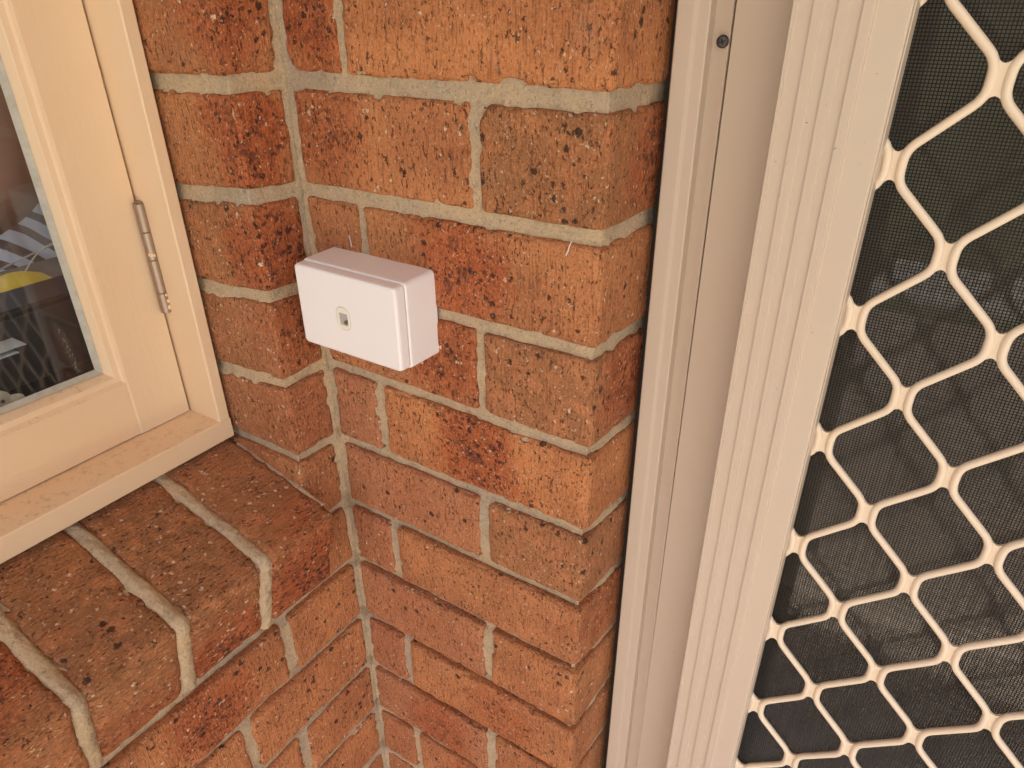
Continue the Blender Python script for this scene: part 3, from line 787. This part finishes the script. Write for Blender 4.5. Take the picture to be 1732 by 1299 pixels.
# grille: cast strands that run zigzag from neck to neck
GX, GP, GZ0, GH, GY = 0.4458, 0.040286, -0.0313, 0.099024, 0.0690
grille = bpy.data.objects.new('grille', None)
webV = []; webF = []
SX = 0.0043; RA = 0.00272; RB = 0.0028
zmin, zmax = GZ + 0.085, 0.675
ncol = 20
for c in range(-1, ncol):
    # strand between column c and column c+1
    q = -8
    pts = []
    P = []
    k = -14
    while True:
        # right side of the necks in column c, then left side of the necks in column c+1, half a pitch lower
        qc = (k - (0.5 if c % 2 else 0.0))
        za = GZ0 - qc * GH
        zb2 = za - GH / 2
        P += [Vector((GX + c * GP + SX, GY, za + 0.0095)), Vector((GX + c * GP + SX, GY, za - 0.0095)),
              Vector((GX + (c + 1) * GP - SX, GY, zb2 + 0.0095)), Vector((GX + (c + 1) * GP - SX, GY, zb2 - 0.0095))]
        k += 1
        if zb2 < zmin - GH: break
    P = [p for p in P if zmin - 0.02 < p.z < zmax + 0.02]
    # soften each bend a little
    Q = [P[0]]
    for i in range(1, len(P) - 1):
        a, b, d = P[i - 1], P[i], P[i + 1]
        ra = min(0.0066, (b - a).length * 0.46); rb = min(0.0066, (d - b).length * 0.42)
        pa = b + (a - b).normalized() * ra; pb = b + (d - b).normalized() * rb
        for t in (0, .25, .5, .75, 1): Q.append(pa * (1 - t) ** 2 + b * 2 * t * (1 - t) + pb * t * t)
    Q.append(P[-1])
    Q = [p + Vector((0, 0.0004 * math.sin(p.z * 40 + c), 0)) for p in Q]
    V, F = tube_np(Q, RA, RB, 10, (0, 1, 0))
    if c == -1: firstV = V
    me = pydata('strand', [v for v in V], F)
    me.polygons.foreach_set('use_smooth', [True] * len(me.polygons))
    globals().setdefault('strands', []).append(me)
    # webs joining the pairs at each neck of column c
    if c >= 0:
        k = -14
        while True:
            zc_ = GZ0 - (k - (0.5 if c % 2 else 0.0)) * GH; k += 1
            if zc_ < zmin: break
            if zc_ > zmax: continue
            x0_, x1_ = GX + c * GP - SX, GX + c * GP + SX
            # hourglass web, concave at both ends
            ring = []
            n_ = 7
            for i in range(n_): t = i / (n_ - 1); ring.append((x0_ + (x1_ - x0_) * t, zc_ + 0.0112 - 0.0030 * math.sin(math.pi * t)))
            for i in range(n_): t = i / (n_ - 1); ring.append((x1_ + (x0_ - x1_) * t, zc_ - 0.0112 + 0.0030 * math.sin(math.pi * t)))
            b0 = len(webV); m_ = len(ring)
            for (x, z) in ring: webV.append((x, GY - 0.0002, z))
            for (x, z) in ring: webV.append((x, GY + 0.0018, z))
            webF.append(tuple(range(b0, b0 + m_))[::-1]); webF.append(tuple(range(b0 + m_, b0 + 2 * m_)))
            for i in range(m_): j = (i + 1) % m_; webF.append((b0 + i, b0 + j, b0 + m_ + j, b0 + m_ + i))
wme = pydata('grille', webV, webF)
bm = bmesh.new(); bm.from_mesh(wme); bmesh.ops.recalc_face_normals(bm, faces=bm.faces); bm.to_mesh(wme); bm.free()
grille = dp('grille', wme, M['grille'])
for me in strands:
    link('strand', me, M['grille'], grille)
# insect mesh: every wire a real four-sided thread, crossing over and under
def screen_mesh():
    pitch = 0.00200; r = 0.00030; V = []; F = []
    x0, x1, z0, z1, y = 0.432, 1.24, GZ + 0.06, 0.70, 0.0765
    def strip(a, b, horizontal, r, yy):
        i = len(V)
        for p in (a, b):
            for s in ((-r, 0), (0, -r), (r, 0), (0, r)):
                V.append((p[0], yy + s[1], p[1] + s[0]) if horizontal else (p[0] + s[0], yy + s[1], p[1]))
        for k in range(4): F.append((i + k, i + (k + 1) % 4, i + 4 + (k + 1) % 4, i + 4 + k))
    x = x0
    while x < x1: strip((x, z0), (x, z1), False, r, y - 0.0001); x += pitch
    z = z0
    while z < z1: strip((x0, z), (x1, z), True, r, y + 0.0002); z += pitch
    return pydata('insect_mesh', V, F)
o = dp('insect_mesh', screen_mesh(), M['wire']); o['kind'] = 'stuff'

# glazed door with a curtain behind it
gd = thing('glass_door', 'dark glazed inner door seen dimly through the insect mesh', 'door', (0.8, 0.15, GZ + 0.02))
for n_, a, b, mt in (('stile', (0.37, 0.118, GZ + .02), (0.395, 0.150, 0.74), M['black2']), ('stile', (1.21, 0.118, GZ + .02), (1.30, 0.150, 0.74), M['black2']),
                     ('rail', (0.396, 0.118, 0.66), (1.209, 0.150, 0.74), M['black2']), ('rail', (0.396, 0.118, GZ + .02), (1.209, 0.150, GZ + .14), M['black2'])):
    o = link(n_, box_me(n_, a, b, 0.002, 1), mt, gd); o.location = -Vector(gd.location)
o = link('pane', box_me('pane', (0.394, 0.130, GZ + 0.13), (1.212, 0.136, 0.67)), M['doorglass'], gd); o.location = -Vector(gd.location)
V = []; F = []; nx_, nz_ = 220, 60
for j in range(nz_ + 1):
    for i in range(nx_ + 1):
        x = 0.36 + 0.95 * i / nx_; z = GZ + 0.03 + 1.98 * j / nz_
        y = 0.180 + 0.010 * math.sin(x * 70 + 1.2 * math.sin(z * 2.3)) + 0.008 * math.sin(x * 41 + z * 3)
        V.append((x, y, z))
for j in range(nz_):
    for i in range(nx_):
        a = j * (nx_ + 1) + i; F.append((a, a + 1, a + nx_ + 2, a + nx_ + 1))
me = pydata('curtain', V, F); cur = link('curtain', me, M['curtain'], smooth=True)
tag(cur, 'brown pleated curtain hanging behind the glazed inner door', 'curtain')

# ------------------------------------------------------------------ socket box on the wall
bx0, bx1, bz0, bz1, bD = 0.0278, 0.1432, -0.2098, -0.1342, 0.0463
jb = thing('socket_box', 'white plastic wall box with one small socket in its front plate', 'socket box', ((bx0 + bx1) / 2, 0.0, bz0))
def jp_(name, me, mat, parent=None, **k):
    o = link(name, me, mat, parent or jb, **k)
    if parent is None: o.location = -Vector(jb.location)
    return o
def rrect(cx, cz, hw, hh, r, n=8):
    P = []
    for (sx_, sz_, a0) in ((1, 1, 0), (-1, 1, 90), (-1, -1, 180), (1, -1, 270)):
        for i in range(n + 1):
            a = math.radians(a0 + 90 * i / n)
            P.append((cx + sx_ * (hw - r) + r * math.cos(a), cz + sz_ * (hh - r) + r * math.sin(a)))
    return P
def loft_rr(name, levels, cx, cz, cap0=True, cap1=True):
    V = []; F = []; n = None
    for (y, hw, hh, r) in levels:
        R_ = rrect(cx, cz, hw, hh, r); n = len(R_)
        V += [(x, y, z) for x, z in R_]
    for k in range(len(levels) - 1):
        for i in range(n):
            j = (i + 1) % n; F.append((k * n + i, k * n + j, (k + 1) * n + j, (k + 1) * n + i))
    if cap0: F.append(tuple(range(n)))
    if cap1: F.append(tuple(range((len(levels) - 1) * n, len(levels) * n)))
    me = pydata(name, V, F)
    bm = bmesh.new(); bm.from_mesh(me); bmesh.ops.recalc_face_normals(bm, faces=bm.faces); bm.to_mesh(me); bm.free()
    return me
cx_, cz_ = (bx0 + bx1) / 2, (bz0 + bz1) / 2; hw, hh = (bx1 - bx0) / 2, (bz1 - bz0) / 2
o = jp_('mounting_block', loft_rr('mounting_block', [(0.0005, hw, hh, .0042), (-0.0330, hw - .0006, hh - .0006, .0040), (-0.0344, hw - .0009, hh - .0009, .0038), (-0.0350, hw - .0018, hh - .0018, .003), (-0.0350, hw - .0045, hh - .0045, .002)], cx_, cz_, True, True), M['plastic'])
hole = Vector((0.0817, -bD, -0.1741))
pl = [(-0.0349, hw - .0040, hh - .0040, .0030), (-0.0362, hw - .0038, hh - .0038, .0032), (-0.0366, hw - .0016, hh - .0016, .0036), (-0.0440, hw - .0018, hh - .0018, .0036), (-0.0456, hw - .0024, hh - .0024, .0034), (-0.0463, hw - .0038, hh - .0038, .003)]
me = loft_rr('front_plate', pl, cx_, cz_, True, True)
plate = jp_('front_plate', me, M['plastic'])
# socket insert: oval rim with a recess and its square opening
rim_cx, rim_cz = hole.x, hole.z
lv = [(-bD + .0002, .0062, .0082, .0060), (-bD - .0004, .0060, .0080, .0058), (-bD - .0006, .0056, .0076, .0054)]
V = []; F = []
outer_ring = [(x, z) for x, z in rrect(rim_cx, rim_cz, .0072, .0096, .0062)]
V = []; n = len(outer_ring)
inn = rrect(rim_cx + .0007, rim_cz - .0005, .0046, .0054, .0003)
for (y, ring) in ((-bD + .0002, [( rim_cx + (x - rim_cx) * 1.06, rim_cz + (z - rim_cz) * 1.04) for x, z in outer_ring]), (-bD - .0005, outer_ring), (-bD - .0005, inn), (-bD - .00002, inn)):
    V += [(x, y, z) for x, z in ring]
for k in range(3):
    for i in range(n):
        j = (i + 1) % n; F.append((k * n + i, k * n + j, (k + 1) * n + j, (k + 1) * n + i))
me = pydata('socket', V, F)
bm = bmesh.new(); bm.from_mesh(me); bmesh.ops.recalc_face_normals(bm, faces=bm.faces); bm.to_mesh(me); bm.free()
sock = jp_('socket', me, M['plastic2'])
link('socket_groove', loft_rr('socket_groove', [(-bD - .00006, .0079, .0103, .0070), (-bD - .00012, .0078, .0102, .0070)], rim_cx, rim_cz), M['putty'], sock)
sh = link('shutter', extrude_me('shutter', [(rim_cx - .0030, rim_cz + .0038), (rim_cx + .0042, rim_cz + .0038), (rim_cx + .0042, rim_cz + .0000), (rim_cx - .0006, rim_cz - .0026), (rim_cx - .0028, rim_cz - .0022)], 0, 0.0001, 'z'), M['pin'], sock)
# turn the flat (x,z) profile to face the room
for v in sh.data.vertices: v.co = Vector((rim_cx + (v.co.x - rim_cx) * 1.3, -bD - .00022 - v.co.z * 1.0, rim_cz + (v.co.y - rim_cz) * 1.3))
opn = link('opening', extrude_me('opening', [(rim_cx - .0002, rim_cz - .0022), (rim_cx + .0042, rim_cz + .0008), (rim_cx + .0042, rim_cz - .0032), (rim_cx + .0030, rim_cz - .0028), (rim_cx + .0022, rim_cz - .0040), (rim_cx + .0008, rim_cz - .0036)], 0, 0.0001, 'z'), M['socket_dark'], sock)
for v in opn.data.vertices: v.co = Vector((rim_cx + (v.co.x - rim_cx) * 1.3, -bD - .00034 - v.co.z, rim_cz + (v.co.y - rim_cz) * 1.3))
link('contact', box_me('contact', (rim_cx + .0006, -bD - .00046, rim_cz - .0044), (rim_cx + .0014, -bD - .0003, rim_cz - .0036)), M['gold'], sock)

# ------------------------------------------------------------------ rooms behind the window and the door
def room(name, a, b, holes):
    """hollow box seen from inside; holes = (axis face, rect) left open"""
    bm = bmesh.new(); V = [bm.verts.new((x, y, z)) for x in (a[0], b[0]) for y in (a[1], b[1]) for z in (a[2], b[2])]
    return bm, V
def wallquad(name, pts, mat): 
    o = link(name, pydata(name, pts, [tuple(range(len(pts)))]), mat); o['kind'] = 'structure'; return o
xr0, xr1, yr0, yr1, zr0, zr1 = -3.2, -0.13, -1.12, 0.55, GZ, 1.24
wallquad('room_floor', [(xr0, yr0, zr0), (xr1, yr0, zr0), (xr1, yr1, zr0), (xr0, yr1, zr0)], M['roomfloor'])
wallquad('room_ceiling', [(-1.25, yr0, zr1), (xr1, yr0, zr1), (xr1, yr1, zr1), (-1.25, yr1, zr1)], M['darkroom'])  # unseen ceiling, cut short so added sky light reaches the shirt
wallquad('room_wall', [(xr0, yr1, zr0), (xr1, yr1, zr0), (xr1, yr1, zr1), (xr0, yr1, zr1)], M['darkroom'])
wallquad('room_wall', [(xr0, yr0, zr0), (xr1, yr0, zr0), (xr1, yr0, -1.0), (xr0, yr0, -1.0)], M['darkroom'])  # low wall only, opened above to daylight the room; far wall omitted too
wallquad('room_wall', [(xr1, yr0, zr0), (xr1, yr1, zr0), (xr1, yr1, -0.36), (xr1, yr0, -0.36)], M['darkroom'])
wallquad('room_wall', [(xr1, -SY, -0.36), (xr1, yr1, -0.36), (xr1, yr1, zr1), (xr1, -SY, zr1)], M['darkroom'])
wallquad('room_wall', [(xr1, yr0, -0.36), (xr1, WY0, -0.36), (xr1, WY0, zr1), (xr1, yr0, zr1)], M['darkroom'])
hx0, hx1, hy0, hy1 = 0.27, 1.38, 0.16, 2.2
wallquad('hall_floor', [(hx0, hy0, GZ), (hx1, hy0, GZ), (hx1, hy1, GZ), (hx0, hy1, GZ)], M['roomfloor'])
wallquad('hall_ceiling', [(hx0, hy0, 0.80), (hx1, hy0, 0.80), (hx1, hy1, 0.80), (hx0, hy1, 0.80)], M['darkroom'])
wallquad('hall_wall', [(hx0, hy0, GZ), (hx0, hy1, GZ), (hx0, hy1, 0.80), (hx0, hy0, 0.80)], M['darkroom'])
wallquad('hall_wall', [(hx1, hy0, GZ), (hx1, hy1, GZ), (hx1, hy1, 0.80), (hx1, hy0, 0.80)], M['darkroom'])
wallquad('hall_wall', [(hx0, hy1, GZ), (hx1, hy1, GZ), (hx1, hy1, 0.80), (hx0, hy1, 0.80)], M['darkroom'])

# desk with clutter
desk = thing('desk', 'worn brown desk inside the window', 'desk', (-0.47, -0.3, GZ))
def kp(name, a, b, mat, root, bev=0.0):
    o = link(name, box_me(name, a, b, bev, 1), mat, root); o.location = -Vector(root.location); return o
kp('desk_top', (-0.56, -0.95, -0.282), (-0.37, 0.35, -0.258), M['desk'], desk, 0.002)
for x in (-0.55, -0.41):
    for y in (-0.93, 0.31): kp('leg', (x, y, GZ), (x + 0.03, y + 0.03, -0.2825), M['black2'], desk)
printer = thing('black_box', 'black plastic box standing just inside the window pane', 'box', (-0.31, -0.25, -0.60))
bb = kp('case', (-0.365, -0.55, -0.60), (-0.300, 0.15, -0.2205), M['black'], printer, 0.003)
kp('panel', (-0.300, -0.50, -0.300), (-0.2975, -0.062, -0.228), M['black2'], printer, 0.001)
kp('foot_block', (-0.365, -0.55, GZ), (-0.300, 0.15, -0.6005), M['black2'], printer)
me = lathe_me('yellow_cap', [(0, 0.030), (0.012, 0.0285), (0.024, 0.023), (0.032, 0.014), (0.036, 0.0), (0.030, 0.0)], 32, Matrix.Translation((-0.425, -0.080, -0.2575)) @ Matrix.Diagonal((1.25, 1.25, 1.1, 1)))
yc = link('yellow_dome', me, M['yellow'], smooth=True); tag(yc, 'yellow domed lid lying on the desk behind the black box', 'lid')
def cable(P, r, label):
    V, F = tube_np(chaikin([Vector(p) for p in P], 3), r, r, 8, (0, 0.05, 1))
    o = link('cable', pydata('cable', V, F), M['cable'], smooth=True); tag(o, label, 'cable', 'pale cables lying on the desk'); return o
cable([(-0.43, -0.22, -0.250), (-0.47, -0.12, -0.238), (-0.50, -0.03, -0.230), (-0.52, 0.03, -0.226), (-0.50, 0.10, -0.250)], 0.0012, 'pale cable running straight along the back of the desk')
cable([(-0.45, -0.08, -0.255), (-0.47, -0.05, -0.238), (-0.50, -0.015, -0.226), (-0.51, 0.02, -0.223), (-0.50, 0.06, -0.24), (-0.52, 0.12, -0.255)], 0.0011, 'pale cable arching up beside the yellow lid')
cable([(-0.50, 0.02, -0.223), (-0.47, 0.0, -0.232), (-0.43, 0.0, -0.248), (-0.41, 0.01, -0.256)], 0.0012, 'pale cable end curling down at the right of the desk')
card = thing('card', 'white label card lying tilted against the black box', 'card', (-0.27, -0.18, -0.27))
kp('sheet', (-0.292, -0.30, -0.2500), (-0.262, -0.160, -0.2492), M['paper'], card)
kp('sheet', (-0.294, -0.30, -0.2460), (-0.266, -0.150, -0.2454), M['cable'], card)
kp('barcode', (-0.280, -0.195, -0.24915), (-0.268, -0.175, -0.24905), M['black'], card)
kp('stand', (-0.2965, -0.26, -0.42), (-0.2600, -0.24, -0.2502), M['black2'], card)
ledge = link('window_board', box_me('window_board', (-0.300, WY0 + 0.02, -0.420), (-0.172, -0.06, -0.400)), M['desk']); ledge['kind'] = 'structure'
# small cream ornament at the pane
orn = thing('ornament', 'small cream rounded ornament at the foot of the window pane', 'ornament', (-0.20, -0.215, -0.40))
bm = bmesh.new()
for (x, y, z, sx_, sy_, sz_) in ((-0.20, -0.218, -0.300, .014, .020, .032), (-0.20, -0.215, -0.262, .011, .015, .012), (-0.197, -0.201, -0.264, .006, .010, .005), (-0.20, -0.222, -0.36, .017, .024, .040)):
    bmesh.ops.create_uvsphere(bm, u_segments=20, v_segments=12, radius=1.0, matrix=Matrix.Translation((x, y, z)) @ Matrix.Diagonal((sx_, sy_, sz_, 1)))
me = bpy.data.meshes.new('figure'); bm.to_mesh(me); bm.free()
o = link('figure', me, M['cream'], orn, smooth=True); o.location = -Vector(orn.location)
bm = bmesh.new(); bmesh.ops.create_uvsphere(bm, u_segments=10, v_segments=8, radius=0.0018, matrix=Matrix.Translation((-0.1895, -0.211, -0.258)))
me = bpy.data.meshes.new('eye'); bm.to_mesh(me); bm.free(); o = link('eye', me, M['black'], orn); o.location = -Vector(orn.location)

# ------------------------------------------------------------------ person inside, beyond the desk
person = thing('person', 'person in a white and brown striped top standing indoors behind the desk, arm bent', 'person', (-0.78, -0.06, GZ))
PO = Vector(person.location)
def skin(name, verts, edges, radii, mat, sub_=2, root=0):
    me = pydata(name, [], [])
    me.from_pydata([tuple(Vector(v) - PO) for v in verts], edges, []); me.update()
    o = link(name, me, mat, person)
    m = o.modifiers.new('skin', 'SKIN'); m.use_smooth_shade = True
    for i, r in enumerate(radii):
        sv_ = me.skin_vertices[0].data[i]; sv_.radius = (r if isinstance(r, tuple) else (r, r)); sv_.use_root = (i == root)
    s_ = o.modifiers.new('sub', 'SUBSURF'); s_.levels = sub_; s_.render_levels = sub_
    return o
px_, py_ = -0.78, 0.08
z = lambda h: GZ + h
V = [(px_, py_, z(.95)), (px_, py_, z(1.08)), (px_, py_, z(1.25)), (px_, py_, z(1.40)), (px_, py_ - .01, z(1.50)), (px_, py_ - .03, z(1.57)), (px_, py_ - .04, z(1.66)), (px_, py_ - .03, z(1.73)),
     (px_ + .17, py_ - .02, z(1.395)), (px_ + .212, py_ - .055, z(1.215)), (px_ + .222, py_ - .075, z(1.135)), (px_ + .19, py_ - .17, z(1.09)), (px_ + .14, py_ - .29, z(1.10)), (px_ + .13, py_ - .35, z(1.10)),
     (px_ - .17, py_ + .0, z(1.395)), (px_ - .20, py_ + .03, z(1.25)), (px_ - .21, py_ + .05, z(1.12)), (px_ - .18, py_ - .07, z(1.05)), (px_ - .15, py_ - .19, z(1.08)), (px_ - .14, py_ - .25, z(1.08)),
     (px_ + .09, py_, z(.86)), (px_ + .095, py_, z(.50)), (px_ + .095, py_ + .01, z(.09)), (px_ + .10, py_ - .13, z(.03)),
     (px_ - .09, py_, z(.86)), (px_ - .095, py_, z(.50)), (px_ - .095, py_ + .01, z(.09)), (px_ - .10, py_ - .13, z(.03))]
E_ = [(0, 1), (1, 2), (2, 3), (3, 4), (4, 5), (5, 6), (6, 7), (3, 8), (8, 9), (9, 10), (10, 11), (11, 12), (12, 13), (3, 14), (14, 15), (15, 16), (16, 17), (17, 18), (18, 19), (0, 20), (20, 21), (21, 22), (22, 23), (0, 24), (24, 25), (25, 26), (26, 27)]
Rr = [.13, .125, .135, .12, .055, .07, .088, .06, .060, .046, .037, .034, .028, .026, .060, .047, .041, .037, .028, .026, .09, .058, .042, .03, .09, .058, .042, .03]
skin('body', V, E_, Rr, M['skin'])
# fingers for both hands
for hx_, hz_, py2 in ((px_ + .13, z(1.10), py_ - .10), (px_ - .14, z(1.08), py_)):
    fv = []; fe = []; fr = []
    fv.append((hx_, py2 - .24, hz_)); fr.append(.022)
    for i, (dx, L_) in enumerate(((-.024, .062), (-.008, .074), (.008, .070), (.022, .055))):
        b = len(fv); fv += [(hx_ + dx, py2 - .295, hz_), (hx_ + dx * 1.1, py2 - .295 - L_ * .55, hz_ - .006), (hx_ + dx * 1.1, py2 - .295 - L_, hz_ - .022)]
        fe += [(0, b), (b, b + 1), (b + 1, b + 2)]; fr += [.0095, .0085, .0070]
    b = len(fv); fv += [(hx_ + .030, py2 - .265, hz_ - .004), (hx_ + .045, py2 - .295, hz_ - .014)]; fe += [(0, b), (b, b + 1)]; fr += [.0105, .0085]
    skin('hand', fv, fe, fr, M['skin'])
sV = [V[1], (px_, py_, z(.98)), V[2], (px_, py_, z(1.40)), (px_, py_ - .005, z(1.455)), V[8], (px_ + .207, py_ - .042, z(1.240)), V[14], (px_ - .195, py_ + .02, z(1.285))]
skin('shirt', sV, [(0, 1), (0, 2), (2, 3), (3, 4), (3, 5), (5, 6), (3, 7), (7, 8)], [.145, .15, .150, .130, .075, .075, .066, .075, .066], M['shirt'])
skin('trousers', [V[0], V[20], V[21], (V[22][0], V[22][1], z(.13)), V[24], V[25], (V[26][0], V[26][1], z(.13))], [(0, 1), (1, 2), (2, 3), (0, 4), (4, 5), (5, 6)], [.142, .100, .070, .058, .100, .070, .058], M['trouser'])
# face and hair
bm = bmesh.new()
def ball(c, s): bmesh.ops.create_uvsphere(bm, u_segments=20, v_segments=14, radius=1.0, matrix=Matrix.Translation(Vector(c) - PO) @ Matrix.Diagonal((*s, 1)))
ball((px_, py_ + .005, z(1.70)), (.086, .105, .080)); ball((px_, py_ + .05, z(1.655)), (.080, .065, .085))
me = bpy.data.meshes.new('hair'); bm.to_mesh(me); bm.free(); link('hair', me, M['hair'], person, smooth=True)
bm = bmesh.new(); ball((px_, py_ - .125, z(1.635)), (.013, .018, .022)); me = bpy.data.meshes.new('nose'); bm.to_mesh(me); bm.free(); link('nose', me, M['skin'], person, smooth=True)
for s in (-1, 1):
    bm = bmesh.new(); ball((px_ + s * .080, py_ - .02, z(1.645)), (.010, .020, .030)); me = bpy.data.meshes.new('ear'); bm.to_mesh(me); bm.free(); link('ear', me, M['skin'], person, smooth=True)
for s in (-1, 1):
    bm = bmesh.new(); ball((px_ + s * .030, py_ - .108, z(1.665)), (.012, .008, .007)); me = bpy.data.meshes.new('eye'); bm.to_mesh(me); bm.free(); link('eye', me, M['paper'], person, smooth=True)
bm = bmesh.new(); ball((px_, py_ - .112, z(1.600)), (.022, .008, .006)); me = bpy.data.meshes.new('mouth'); bm.to_mesh(me); bm.free(); link('mouth', me, simple('lip', (0.35, 0.12, 0.10), 0.5), person, smooth=True)

# two pale fibres caught on the brick face
for P in ([(0.2687, -0.0035, -0.0883), (0.267, -0.0035, -0.092), (0.2662, -0.0035, -0.0955), (0.2645, -0.0035, -0.0992)], [(0.055, -0.004, -0.1191), (0.0563, -0.004, -0.124), (0.0569, -0.004, -0.1291)]):
    V, F = tube_np([Vector(p) - Vector(pier.location) for p in P], 0.0004, 0.0004, 6, (0, 1, 0))
    link('fibre', pydata('fibre', V, F), M['paper'], pier, smooth=True)
